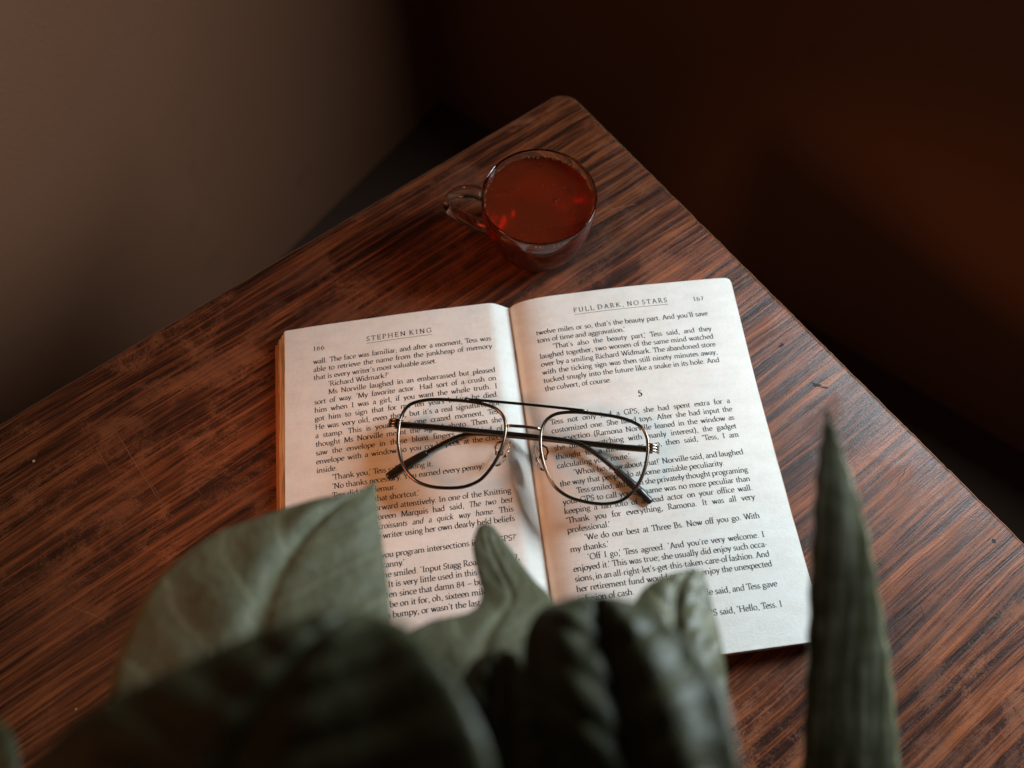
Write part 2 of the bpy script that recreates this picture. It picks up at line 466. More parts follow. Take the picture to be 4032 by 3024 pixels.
def zpage(u, v):
    w = 0.22 * math.sin(v * 0.045 + u * 0.02) + 0.14 * math.sin(u * 0.11 + v * 0.03 + 1.0)
    k = min(1.0, abs(u) / 20.0)
    return zprof(u) + w * k
def uedge(v, side):
    u = 124.6 if side > 0 else 124.8
    for vv in (v, PH - v):
        if vv < 3.2: u -= 3.2 - math.sqrt(max(0, 3.2 ** 2 - (3.2 - vv) ** 2)) if side > 0 else 0
    return u + 0.5 * math.sin(v * 0.02 + side) - (1.6 * math.sin(math.pi * v / PH) if side > 0 else 0.0)
def page(side):
    nu, vsamp = 64, [0, .35, .9, 1.8, 3.2] + [3.2 + (PH - 6.4) * k / 40 for k in range(1, 41)] + [PH - 1.8, PH - .9, PH - .35, PH]
    verts, faces = [], []
    for v in vsamp:
        ue = uedge(v, side)
        for i in range(nu + 1):
            t = i / nu; u = side * ue * t ** 1.55
            edge_drop = 0.0
            verts.append((u / 1000, -v / 1000, (zpage(u, v) - edge_drop) / 1000))
    W_ = nu + 1
    for j in range(len(vsamp) - 1):
        for i in range(nu):
            q = (j * W_ + i, j * W_ + i + 1, (j + 1) * W_ + i + 1, (j + 1) * W_ + i)
            faces.append(q[::-1] if side > 0 else q)
    return mesh_obj('page', verts, faces, M['paper'], book, True)
page_l = page(-1); page_r = page(1)
tag(page_l, 'left-hand page numbered 166'); tag(page_r, 'right-hand page numbered 167')

def block(side, K, spread, zbase):
    """the stacked sheets under the open page, each layer's fore-edge stepping outwards"""
    verts, faces = [], []
    nu = 26
    for k in range(K):
        f0 = 1 - k / K; f1 = 1 - (k + 1) / K
        out = spread * (k + 0.6) / K + random.uniform(-0.25, 0.25)
        v0 = random.uniform(0.05, 0.5) + (0.25 * k if side < 0 else 0.05 * k); v1 = PH - 0.15 + random.uniform(-0.3, 0.25) + 0.05 * k
        ue = 124.4 + out - (0.8 if side > 0 else 0)
        base = len(verts)
        for v in (v0, v1):
            for i in range(nu + 1):
                u = side * (0.25 + (ue - 0.25) * (i / nu) ** 1.3)
                zt = zprof(max(-125, min(125, u))) - 0.45
                za = zbase + (zt - zbase) * f0; zb = zbase + (zt - zbase) * f1
                verts.append((u / 1000, -v / 1000, za / 1000)); verts.append((u / 1000, -v / 1000, (zb + 0.02) / 1000))
        n2 = 2 * (nu + 1)
        for i in range(nu):
            a = base + 2 * i
            faces.append((a, a + 2, a + n2 + 2, a + n2))          # top
            faces.append((a, a + 1, a + 3, a + 2))                # head
            faces.append((a + n2, a + n2 + 2, a + n2 + 3, a + n2 + 1))  # tail
        a = base + 2 * nu
        faces.append((a, a + 1, a + n2 + 1, a + n2))              # fore-edge
    return mesh_obj('page_block', verts, faces, M['edge'], book)
block(-1, 13, 5.6, 0.6); block(1, 16, 3.4, 0.6)
def cover_sheet(u0, u1, v0, v1):
    b = [(u0, v0), (u1, v0), (u1, v1), (u0, v1)]
    return mesh_obj('cover', [(u / 1000, -v / 1000, 0.00005) for u, v in b] + [(u / 1000, -v / 1000, 0.0005) for u, v in b],
                    [(0, 1, 2, 3), (4, 7, 6, 5), (0, 4, 5, 1), (1, 5, 6, 2), (2, 6, 7, 3), (3, 7, 4, 0)], M['cover'], book)
cover_sheet(-131.6, -2, 4.5, 196.2); cover_sheet(2, 127.0, 0.5, 195.6)
mesh_obj('spine', [(-.002, -.002, .00005), (.002, -.002, .00005), (.002, -.195, .00005), (-.002, -.195, .00005), (-.002, -.002, .0046), (.002, -.002, .0046), (.002, -.195, .0046), (-.002, -.195, .0046)],
         [(0, 1, 2, 3), (4, 7, 6, 5), (0, 4, 5, 1), (1, 5, 6, 2), (2, 6, 7, 3), (3, 7, 4, 0)], M['edge'], book)

# ---- a small old-style serif alphabet drawn with a slanted pen; 100 units to the em
def L_(*c): return ('l', [(c[i], c[i + 1]) for i in range(0, len(c), 2)])
def A_(cx, cy, rx, ry, a0, a1): return ('a', cx, cy, rx, ry, a0, a1)
def S_(x, y, h=7): return ('s', x, y, h)
def D_(x, y, r=6.6): return ('d', x, y, r)
ARCH = lambda x: [A_(x + 15, 26, 15, 15, 168, 0), L_(x + 30, 26, x + 30, 0), S_(x + 30, 0)]
G = {
 'a': (41, [A_(19, 29, 12, 12, 155, 0), L_(31, 29, 31, 6), L_(31, 5, 34, 1, 40, 2), A_(18, 12, 12.5, 12, 78, 345)]),
 'b': (48, [L_(9, 69, 9, 3), L_(2, 66, 9, 69), A_(25, 21, 18, 21, 150, -155)]),
 'c': (40, [A_(23, 21, 18, 21, 48, 318)]),
 'd': (49, [L_(38, 69, 38, 2), L_(31, 66, 38, 69), L_(38, 2, 45, 3), A_(23, 21, 18, 21, 35, 325)]),
 'e': (41, [A_(22, 21, 17.5, 21, 5, 322), L_(5, 23, 39, 24)]),
 'f': (28, [L_(12, 0, 12, 56), A_(23, 56, 11, 13, 180, 55), S_(14, 41, 10), S_(12, 0, 9)]),
 'g': (43, [A_(19, 28, 14, 13, 0, 360), L_(10, 18, 7, 10, 13, 5, 28, 4), A_(20, -9, 16, 12, 75, 435), L_(30, 38, 41, 40)]),
 'h': (51, [L_(9, 69, 9, 0), L_(2, 66, 9, 69), S_(9, 0)] + ARCH(9)),
 'i': (25, [L_(12, 41, 12, 0), L_(5, 38, 12, 41), S_(12, 0, 8), D_(12, 60)]),
 'j': (24, [L_(13, 41, 13, -10), L_(6, 38, 13, 41), A_(4, -10, 9, 12, 0, -110), D_(12, 60)]),
 'k': (49, [L_(9, 69, 9, 0), L_(2, 66, 9, 69), S_(9, 0), L_(10, 18, 35, 40), L_(18, 25, 42, 0), S_(42, 0, 6), S_(35, 41, 6)]),
 'l': (25, [L_(12, 69, 12, 0), L_(5, 66, 12, 69), S_(12, 0, 8)]),
 'm': (78, [L_(9, 41, 9, 0), L_(2, 38, 9, 41), S_(9, 0)] + ARCH(9)[:3] + [A_(52, 26, 14, 15, 168, 0), L_(66, 26, 66, 0), S_(66, 0)]),
 'n': (51, [L_(9, 41, 9, 0), L_(2, 38, 9, 41), S_(9, 0)] + ARCH(9)),
 'o': (47, [A_(23, 21, 18.5, 21, 20, 380)]),
 'p': (49, [L_(9, 41, 9, -22), L_(2, 38, 9, 41), S_(9, -22), A_(26, 21, 18, 21, 150, -150)]),
 'q': (48, [L_(38, 41, 38, -22), S_(38, -22), A_(22, 21, 18, 21, 35, 325)]),
 'r': (34, [L_(9, 41, 9, 0), L_(2, 38, 9, 41), S_(9, 0, 8), A_(24, 27, 15, 14, 165, 65), D_(30, 38, 4)]),
 's': (34, [A_(17, 31, 10.5, 10.5, 35, 255), A_(16, 10.5, 12, 10.5, 80, -150)]),
 't': (29, [L_(11, 53, 11, 9), A_(20, 9, 9, 9, 180, 305), S_(14, 41, 10)]),
 'u': (50, [L_(9, 41, 9, 15), L_(2, 39, 9, 41), A_(23, 15, 14, 15, 180, 345), L_(38, 41, 38, 2), L_(31, 39, 38, 41), L_(38, 2, 45, 3)]),
 'v': (44, [L_(5, 41, 22, 0), L_(22, 0, 39, 41), S_(6, 41, 7), S_(38, 41, 6)]),
 'w': (66, [L_(5, 41, 20, 0), L_(20, 0, 33, 40), L_(31, 41, 46, 0), L_(46, 0, 61, 41), S_(6, 41, 7), S_(60, 41, 6), S_(31, 41, 5)]),
 'x': (46, [L_(6, 41, 40, 0), L_(6, 0, 39, 41), S_(7, 41, 6), S_(38, 41, 6), S_(7, 0, 6), S_(40, 0, 6)]),
 'y': (44, [L_(5, 41, 22, 1), L_(39, 41, 22, 0, 14, -16, 5, -21), S_(6, 41, 7), S_(38, 41, 6)]),
 'z': (38, [L_(5, 41, 33, 41), L_(33, 41, 4, 0), L_(4, 0, 34, 0), L_(34, 0, 35, 8), L_(5, 41, 4, 33)]),
 'A': (64, [L_(32, 65, 57, 0), L_(32, 65, 8, 0), L_(17, 22, 47, 22), S_(8, 0, 8), S_(57, 0, 8)]),
 'B': (54, [L_(12, 65, 12, 0), S_(8, 65, 6), S_(8, 0, 6), L_(8, 65, 26, 65), A_(26, 50, 14, 15, 90, -90), L_(12, 35, 28, 35), A_(29, 17.5, 17, 17.5, 90, -90), L_(29, 0, 8, 0)]),
 'C': (62, [A_(34, 32, 29, 33, 50, 312), L_(54, 64, 54, 50)]),
 'D': (69, [L_(12, 65, 12, 0), S_(8, 65, 6), S_(8, 0, 6), L_(8, 65, 30, 65), A_(30, 32.5, 32, 32.5, 90, -90), L_(30, 0, 8, 0)]),
 'E': (53, [L_(12, 65, 12, 0), L_(5, 65, 44, 65), L_(12, 34, 36, 34), L_(5, 0, 46, 0), L_(44, 65, 44, 53), L_(46, 0, 48, 13), L_(36, 41, 36, 27)]),
 'F': (50, [L_(12, 65, 12, 0), L_(5, 65, 44, 65), L_(12, 34, 35, 34), S_(12, 0, 9), L_(44, 65, 44, 52), L_(35, 41, 35, 27)]),
 'G': (68, [A_(34, 32, 29, 33, 50, 335), L_(58, 28, 58, 4), S_(56, 29, 9), L_(54, 64, 54, 50)]),
 'H': (72, [L_(13, 65, 13, 0), L_(58, 65, 58, 0), L_(13, 34, 58, 34), S_(13, 65, 8), S_(13, 0, 8), S_(58, 65, 8), S_(58, 0, 8)]),
 'I': (34, [L_(17, 65, 17, 0), S_(17, 65, 9), S_(17, 0, 9)]),
 'K': (64, [L_(12, 65, 12, 0), L_(13, 30, 48, 65), L_(22, 38, 56, 0), S_(12, 65, 8), S_(12, 0, 8), S_(48, 65, 8), S_(57, 0, 7)]),
 'L': (52, [L_(12, 65, 12, 0), L_(5, 0, 46, 0), L_(46, 0, 48, 14), S_(12, 65, 9)]),
 'M': (80, [L_(14, 65, 10, 0), L_(14, 65, 40, 4), L_(40, 2, 66, 65), L_(66, 65, 70, 0), S_(10, 0, 8), S_(70, 0, 8), S_(12, 65, 7), S_(68, 65, 7)]),
 'N': (72, [L_(13, 65, 13, 0), L_(12, 65, 58, 0), L_(58, 65, 58, 0), S_(11, 65, 8), S_(13, 0, 8), S_(58, 65, 8)]),
 'O': (70, [A_(35, 32, 30, 33.5, 20, 380)]),
 'P': (51, [L_(12, 65, 12, 0), L_(6, 65, 26, 65), A_(27, 49, 17, 16, 90, -100), S_(12, 0, 9), S_(8, 65, 6)]),
 'Q': (70, [A_(35, 32, 30, 33.5, 20, 380), L_(36, 0, 52, -12, 70, -14)]),
 'R': (59, [L_(12, 65, 12, 0), L_(6, 65, 26, 65), A_(26, 49, 16, 16, 90, -95), L_(25, 33, 52, 2, 59, 0), S_(12, 0, 9), S_(8, 65, 6)]),
 'S': (44, [A_(22, 48, 14, 16.5, 35, 255), A_(21, 16.5, 16, 16.5, 80, -155), L_(35, 65, 35, 54), L_(6, 12, 6, 0)]),
 'T': (56, [L_(28, 65, 28, 0), L_(4, 65, 52, 65), L_(4, 65, 3, 52), L_(52, 65, 53, 52), S_(28, 0, 9)]),
 'U': (68, [L_(12, 65, 12, 24), A_(34, 24, 22, 24, 180, 360), L_(56, 24, 56, 65), S_(12, 65, 8), S_(56, 65, 8)]),
 'V': (62, [L_(8, 65, 32, 0), L_(32, 0, 55, 65), S_(8, 65, 8), S_(55, 65, 7)]),
 'W': (88, [L_(7, 65, 27, 0), L_(27, 0, 45, 62), L_(43, 65, 62, 0), L_(62, 0, 82, 65), S_(7, 65, 8), S_(82, 65, 7)]),
 'Y': (60, [L_(7, 65, 30, 30, 30, 0), L_(53, 65, 30, 30), S_(7, 65, 8), S_(53, 65, 7), S_(30, 0, 9)]),
 '1': (46, [L_(23, 62, 23, 0), L_(12, 56, 23, 62), S_(23, 0, 10)]),
 '4': (46, [L_(32, 62, 32, 0), L_(32, 62, 5, 19, 42, 19)]),
 '5': (46, [L_(38, 62, 15, 62, 12, 36), A_(20, 19, 18, 19, 115, -150)]),
 '6': (46, [A_(23, 19, 17, 19, 0, 360), A_(46, 22, 40, 42, 110, 185)]),
 '7': (46, [L_(6, 60, 40, 60, 18, 0)]),
 '8': (46, [A_(23, 47, 13, 14, 0, 360), A_(23, 17, 16, 17, 0, 360)]),
 '.': (22, [D_(11, 3, 5)]), ',': (22, [D_(11, 3, 5), L_(14, 2, 12, -6, 7, -12)]),
 '’': (22, [D_(10, 63, 4.5), L_(13, 63, 11, 55, 7, 50)]), '‘': (22, [D_(11, 54, 4.5), L_(8, 54, 10, 62, 14, 67)]),
 '?': (36, [A_(17, 52, 11, 13, 150, -60), L_(22, 40, 17, 30, 17, 18), D_(17, 3, 5)]),
 '!': (24, [L_(12, 66, 12, 18), D_(12, 3, 5)]), ';': (23, [D_(12, 38, 5), D_(12, 3, 5), L_(15, 2, 13, -6, 8, -12)]),
 '(': (30, [A_(32, 26, 22, 44, 110, 250)]), ')': (30, [A_(-2, 26, 22, 44, 70, -70)]),
 '-': (28, [L_(5, 20, 24, 22)]), '–': (56, [L_(5, 22, 51, 23)]),
}
PEN_T, PEN_W, PEN_A = 3.9, 7.7, R(18)
def polyline(st):
    if st[0] == 'l':
        return st[1]
    _, cx, cy, rx, ry, a0, a1 = st
    k = max(5, int(abs(a1 - a0) / 22))
    return [(cx + rx * math.cos(R(a0 + (a1 - a0) * i / k)), cy + ry * math.sin(R(a0 + (a1 - a0) * i / k))) for i in range(k + 1)]
_cache = {}
def glyph(ch, bold=1.0):
    key = (ch, bold)
    if key in _cache: return _cache[key]
    verts, faces = [], []
    for st in G[ch][1]:
        if st[0] == 'd':
            b = len(verts); verts += [(st[1] + st[3] * math.cos(R(60 * i)), st[2] + st[3] * math.sin(R(60 * i))) for i in range(6)]; faces.append(tuple(range(b, b + 6))); continue
        if st[0] == 's':
            _, x, y, h = st; b = len(verts); t = 2.3; h *= 1.4
            yy = y + (t if y <= 0 else -t)
            verts += [(x - h, yy - t), (x + h, yy - t), (x + h, yy + t), (x - h, yy + t)]; faces.append((b, b + 1, b + 2, b + 3)); continue
        p = polyline(st); b = len(verts)
        for i, (x, y) in enumerate(p):
            x0, y0 = p[max(i - 1, 0)]; x1, y1 = p[min(i + 1, len(p) - 1)]
            a = math.atan2(y1 - y0, x1 - x0); w = (PEN_T + PEN_W * abs(math.sin(a - PEN_A))) * 0.5 * bold
            verts += [(x - math.sin(a) * w, y + math.cos(a) * w), (x + math.sin(a) * w, y - math.cos(a) * w)]
        faces += [(b + 2 * i, b + 2 * i + 1, b + 2 * i + 3, b + 2 * i + 2) for i in range(len(p) - 1)]
    _cache[key] = (verts, faces); return _cache[key]
KERN = {('T', 'e'): -9, ('T', 'h'): 0, ('W', 'i'): -4, ('f', 'f'): -2, ('r', 'e'): -1, ('A', 'n'): -1, ('y', '.'): -6, ('w', '.'): -5, ('.', '’'): -10, (',', '’'): -10}
def text_w(s, track=0):
    w = 0
    for i, c in enumerate(s):
        w += G[c][0] + track
        if i + 1 < len(s): w += KERN.get((c, s[i + 1]), 0)
    return w
class Print:
    def __init__(self): self.v = []; self.f = []
    def put(self, s, u, v, em, track=0, slant=0.0, bold=1.0, sx=1.0):
        k = em / 100.0; x = 0
        for i, c in enumerate(s):
            gv, gf = glyph(c, bold); b = len(self.v)
            for (a, h) in gv:
                pu = u + (x + a + slant * h) * k * sx; pv = v - h * k
                self.v.append((pu / 1000, -pv / 1000, (zpage(pu, pv) + 0.035) / 1000))
            self.f += [tuple(b + q for q in fc) for fc in gf]
            x += G[c][0] + track + (KERN.get((c, s[i + 1]), 0) if i + 1 < len(s) else 0)
        return u + x * k * sx
    def fit(self, s, u0, u1, v, em):
        ws = s.split(' '); k = em / 100; nat = sum(text_w(w) for w in ws) * k; sp = 26 * k
        track = (u1 - u0 - nat - sp * (len(ws) - 1)) / k / (sum(len(w) for w in ws) - 1)
        u = u0
        for w in ws: u = self.put(w, u, v, em, track) + sp
    def bar(self, u0, v0, u1, v1, h):
        k = 30; b = len(self.v)
        for i in range(k + 1):
            t = i / k; u = u0 + (u1 - u0) * t; v = v0 + (v1 - v0) * t
            for s_ in (-h, h): self.v.append((u / 1000, -(v + s_) / 1000, (zpage(u, v + s_) + 0.035) / 1000))
        self.f += [(b + 2 * i, b + 2 * i + 1, b + 2 * i + 3, b + 2 * i + 2) for i in range(k)]
    def line(self, s, u0, u1, v, em, just):
        ital = False; words = []
        for w in s.split(' '):
            if w.startswith('_'): ital = True; w = w[1:]
            end = w.endswith('_')
            if end: w = w[:-1]
            words.append((w, ital))
            if end: ital = False
        k = em / 100; sp = 23 * k
        nat = sum(text_w(w) * (0.9 if it else 1) for w, it in words) * k
        sx = 1.0
        if just and len(words) > 1:
            sp = (u1 - u0 - nat) / (len(words) - 1)
            if sp < 16 * k:
                sx = (u1 - u0 - 16 * k * (len(words) - 1)) / nat; sp = 16 * k
        u = u0
        for w, it in words:
            u = self.put(w, u, v, em, 0, 0.22 if it else 0, 1.0, sx * (0.9 if it else 1)) + sp
    def build(self, parent):
        return mesh_obj('printed_text', self.v, self.f, M['ink'], parent)
EM, LEAD = 4.3, 4.71
def set_page(prt, lines, uL, uR, v1):
    for i, s in enumerate(lines):
        if not s: continue
        just = not s.endswith('|'); s = s.rstrip('|')
        if s.startswith('<'):
            s = s[1:]; k = EM / 100; prt.line(s, uR - sum(text_w(q) for q in s.split(' ')) * k - 24 * k * s.count(' '), uR, v1 + i * LEAD, EM, True); continue
        ind = s.startswith('>'); s = s.lstrip('>')
        prt.line(s, uL + (7.6 if ind else 0), uR, v1 + i * LEAD, EM, just)
left_lines = [
 'wall. The face was familiar, and after a moment, Tess was', 'able to retrieve the name from the junkheap of memory', 'that is every writer’s most valuable asset.|',
 '>‘Richard Widmark?’|', '>Ms Norville laughed in an embarrassed but pleased', 'sort of way. ‘My favorite actor. Had sort of a crush on',
 'him when I was a girl, if you want the whole truth. I', 'got him to sign that for me ten years before he died.', 'He was very old, even then, but it’s a real signature, not',
 'a stamp. This is yours.’ For one crazed moment, Tess', 'thought Ms Norville meant the signed photo. Then she', 'saw the envelope in those blunt fingers. The kind of',
 'envelope with a window so you could peek at the check', 'inside.|', '>‘Thank you,’ Tess said, taking it.|', '>‘No thanks necessary. You earned every penny.’|', '>Tess did not demur.|',
 '>‘Now, about that shortcut.’|', '>Tess leaned forward attentively. In one of the Knitting', 'Society books, Doreen Marquis had said, _The two best_', '_things are warm croissants and a quick way home._ This',
 '<was the writer using her own dearly held beliefs', 'in her fiction.|', '<‘Can you program intersections in your GPS?’', '>‘Yes. It’s very canny.’|',
 '<She smiled. ‘Input Stagg Road and US 47,', '<then. It is very little used in this modern age,', '<forgotten since that damn 84 – but it’s scenic.', '<You will be on it for, oh, sixteen miles or so. It’s', '<not too bumpy, or wasn’t the last time I drove', 'I took the space|']
right_lines = [
 'twelve miles or so, that’s the beauty part. And you’ll save', 'tons of time and aggravation.’|', '>‘That’s also the beauty part,’ Tess said, and they', 'laughed together, two women of the same mind watched',
 'over by a smiling Richard Widmark. The abandoned store', 'with the ticking sign was then still ninety minutes away,', 'tucked snugly into the future like a snake in its hole. And', 'the culvert, of course.|', '', '', '',
 'Tess not only had a GPS; she had spent extra for a', 'customized one. She liked toys. After she had input the', 'intersection (Ramona Norville leaned in the window as', 'she did it, watching with manly interest), the gadget',
 'thought for a moment or two, then said, ‘Tess, I am', 'calculating your route.’|', '>‘Whoa-ho, now about that!’ Norville said, and laughed', 'the way that people do at some amiable peculiarity.|',
 '>Tess smiled, although she privately thought programing', 'your GPS to call you by name was no more peculiar than', 'keeping a fan foto of a dead actor on your office wall.', '‘Thank you for everything, Ramona. It was all very', 'professional.’|',
 '>‘We do our best at Three Bs. Now off you go. With', 'my thanks.’|', '>‘Off I go,’ Tess agreed. ‘And you’re very welcome. I', 'enjoyed it.’ This was true; she usually did enjoy such occa-', 'sions, in an all-right-let’s-get-this-taken-care-of fashion. And',
 'her retirement fund would certainly enjoy the unexpected', 'infusion of cash.|', '<Norville said, and Tess gave', '', '<her GPS said, ‘Hello, Tess. I']
pl_ = Print()
pl_.put('166', -109.0, 15.0, 4.1, 8)
pl_.fit('STEPHEN KING', -79.6, -44.0, 13.6, 4.15); pl_.bar(-79.6, 15.0, -44.0, 15.0, 0.12)
set_page(pl_, left_lines, -109.0, -12.6, 22.8)
pl_.build(page_l)
pr_ = Print()
pr_.fit('FULL DARK, NO STARS', 34.0, 86.2, 12.0, 4.1)
pr_.bar(34.0, 13.4, 86.2, 13.4, 0.12)
pr_.put('167', 100.6, 13.0, 4.1, 6)
pr_.put('5', 59.6, 65.2, 4.9, 0, 0, 1.55)
set_page(pr_, right_lines, 12.0, 106.8, 22.5)
pr_.build(page_r)

# a loose hair curled on the page
hair = bmesh.new()
hp = []
for q in catmull([(-22.0, 40.0), (-26.5, 43.0), (-30.5, 49.0), (-32.6, 56.0), (-32.0, 63.0)], 24):
    hp.append((q[0] / 1000, -q[1] / 1000, (zpage(q[0], q[1]) + 0.12) / 1000))
tube_bm(hair, hp, 0.000045, seg=5)
ho = bm_obj('loose_hair', hair, m_plain('brown_hair', (0.20, 0.09, 0.05), 0.5))
ho.matrix_world = Matrix.Translation((BO.x, BO.y, 0)) @ Matrix.Rotation(math.atan2(BU.y, BU.x), 4, 'Z')
tag(ho, 'thin loose hair curled across the printed lines of the left page', 'hair')

# ------------------------------------------------------------------ eyeglasses, folded, lying on the book (local millimetres: x right, y up the lens, z towards the viewer)
GZ = 26.0
gl = empty('eyeglasses', (0.00542, 0.12542, 0.0), R(-5.91))
tag(gl, 'folded wire-rimmed aviator eyeglasses with double bridge resting on the open book', 'eyeglasses')
half = [(61.8, 0.4), (61.2, 5.2), (59.0, 9.6), (55.4, 12.0), (49.0, 13.9), (40.4, 14.7), (30.2, 14.8), (21.6, 14.1), (15.1, 12.3), (10.9, 8.7), (9.0, 3.6), (8.9, -2.4), (9.9, -8.8), (12.3, -15.8), (16.2, -22.7), (20.3, -26.7), (26.6, -29.6), (35.2, -30.8), (42.8, -30.5), (49.6, -28.3), (55.0, -23.6), (58.5, -17.6), (60.8, -10.3), (61.7, -4.0)]
def closed_spline(pts, per=5):
    out = []; k = len(pts)
    for i in range(k):
        p0, p1, p2, p3 = pts[i - 1], pts[i], pts[(i + 1) % k], pts[(i + 2) % k]
        for j in range(per):
            t = j / per
            out.append(tuple(0.5 * (2 * p1[d] + (p2[d] - p0[d]) * t + (2 * p0[d] - 5 * p1[d] + 4 * p2[d] - p3[d]) * t * t + (3 * p1[d] - p0[d] - 3 * p2[d] + p3[d]) * t ** 3) for d in range(2)))
    return out
ring = closed_spline(half)
def fz(x, y): return GZ - 0.00045 * x * x - 0.0004 * (y + 8) ** 2   # slight face-form curve
def mm(x, y, z): return (x / 1000, y / 1000, z / 1000)
for sgn in (-1, 1):
    bm = bmesh.new(); tube_bm(bm, [mm(sgn * x, y, fz(x, y)) for x, y in ring], 0.00088, 0.00105, 10, True); bm_obj('rim', bm, M['metal'], gl)
    # lens: shallow curved pane just inside the rim
    bm = bmesh.new(); cx = sum(p[0] for p in ring) / len(ring); cy = sum(p[1] for p in ring) / len(ring)
    for off in (0.45, -0.65):
        rings = []
        for f in (0.985, 0.75, 0.5, 0.25):
            rings.append([bm.verts.new(mm(sgn * (cx + (x - cx) * f), cy + (y - cy) * f, fz(cx + (x - cx) * f, cy + (y - cy) * f) + off + 1.6 * (1 - f * f))) for x, y in ring])
        c0 = bm.verts.new(mm(sgn * cx, cy, fz(cx, cy) + off + 1.6)); nn = len(ring)
        for a, b in zip(rings, rings[1:]):
            for k in range(nn): bm.faces.new((a[k], a[(k + 1) % nn], b[(k + 1) % nn], b[k]))
        for k in range(nn): bm.faces.new((rings[-1][k], rings[-1][(k + 1) % nn], c0))
    bm_obj('lens', bm, M['lens'], gl)
    # end piece with its three ridges
    bm = bmesh.new()
    for dy in (-1.5, 0, 1.5):
        tube_bm(bm, [mm(sgn * 61.2, 0.3 + dy, fz(61, 0) + 0.3), mm(sgn * 64, 0.2 + dy, fz(61, 0) + 0.2), mm(sgn * 66.6, 0.1 + dy, fz(61, 0) - 0.6), mm(sgn * 67.3, 0 + dy, fz(61, 0) - 2.0)], 0.00072, seg=8)
    bm_obj('end_piece', bm, M['metal_lit'] if sgn > 0 else M['metal'], gl)  # window-side piece takes a brighter copy of the metal, gleam put into its colour
    # hinge barrel between end piece and temple
    bm = bmesh.new()
    tube_bm(bm, [mm(sgn * 63.5, 2.4, fz(61, 0) - 3.2), mm(sgn * 63.5, -1.6, fz(61, 0) - 3.2)], 0.0012, seg=10, up=Vector((1, 0, 0)))
    tube_bm(bm, [mm(sgn * 66.5, 0.4, fz(61, 0) - 1.6), mm(sgn * 63.0, 0.4, fz(61, 0) - 3.2)], 0.0011, seg=8)
    bm_obj('hinge', bm, M['metal'], gl)
    # nose pad on its wire arm
    pad = bmesh.new()
    bmesh.ops.create_uvsphere(pad, u_segments=20, v_segments=12, radius=1.0)
    mt = Matrix.Translation(mm(sgn * 9.0, -9.4, GZ - 6.2)) @ Matrix.Rotation(sgn * R(23), 4, 'Z') @ Matrix.Rotation(sgn * R(38), 4, 'Y')
    for v in pad.verts:
        x, y, z = v.co; v.co = mt @ Vector((x * 0.0031 * (1 - 0.18 * y), y * 0.0072, z * 0.0011))
    po = bm_obj('nose_pad', pad, M['pad'], gl)
    bm = bmesh.new()
    tube_bm(bm, [mm(sgn * 9.9, -4.6, fz(10, -5) - 0.4), mm(sgn * 12.2, -4.9, GZ - 2.2), mm(sgn * 13.2, -6.9, GZ - 3.6), mm(sgn * 12.2, -8.6, GZ - 4.6), mm(sgn * 10.2, -9.2, GZ - 5.4)], 0.00055, seg=8)
    tube_bm(bm, [mm(sgn * 12.9, -9.3, GZ - 5.2), mm(sgn * 10.6, -9.2, GZ - 5.3), mm(sgn * 9.2, -9.2, GZ - 5.9)], 0.0012, seg=8)
    bm_obj('pad_arm', bm, M['metal'], po)
# brow bar and bridge
bm = bmesh.new(); tube_bm(bm, [mm(x, 15.6 - 0.0002 * x * x, GZ + 0.9 - 0.00045 * x * x) for x in [-31 + 62 * i / 20 for i in range(21)]], 0.00078, 0.0007, 8); bm_obj('brow_bar', bm, M['metal'], gl)
bm = bmesh.new()
tube_bm(bm, [mm(-8.9, 3.3, GZ + 0.1), mm(-6.5, 3.6, GZ + 0.7), mm(0, 3.7, GZ + 1.0), mm(6.5, 3.6, GZ + 0.7), mm(8.9, 3.3, GZ + 0.1)], 0.00085, 0.0007, 10)
bm_obj('bridge', bm, M['metal_lit'], gl)
# temples folded behind the front, one over the other, then bent down to the tips
def temple(sgn, z0):
    pts = [(-62.5, 0.4, fz(61, 0) - 3.4), (-50, 1.1, z0 + 2.6), (-30, 1.8, z0 + 1.2), (-9, 2.2, z0 + 0.4), (12, 2.2, z0), (24, 1.6, z0), (31, -0.2, z0), (37, -3.4, z0 - 0.2), (43, -7.4, z0 - 0.6), (50, -12.4, z0 - 1.0)]
    path = catmull(pts, 46)
    bm = bmesh.new(); n_ = len(path)
    rx = [0.0018 - 0.0005 * min(1, i / 20) if i < 30 else 0.0013 for i in range(n_)]
    ry = [0.0011 for i in range(n_)]
    tube_bm(bm, [mm(sgn * x, y, z) for x, y, z in path], rx, ry, 8)
    t = bm_obj('temple', bm, M['metal'], gl)
    tip = catmull([(47.5, -10.6, z0 - 0.9), (55, -16.2, z0 - 1.3), (61, -21.0, z0 - 1.6), (65.8, -25.2, z0 - 1.9)], 20)
    bm = bmesh.new()
    rr = [0.0018 + 0.0004 * math.sin(math.pi * min(1, i / 16)) + (0.00022 if (i % 4 == 0 and i > 8) else 0) for i in range(20)]; rr[-1] = 0.0010
    tube_bm(bm, [mm(sgn * x, y, z) for x, y, z in tip], rr, [r_ * 0.8 for r_ in rr], 10)
    bm_obj('temple_tip', bm, M['tipm'], t)
temple(1, 17.6); temple(-1, 15.4)

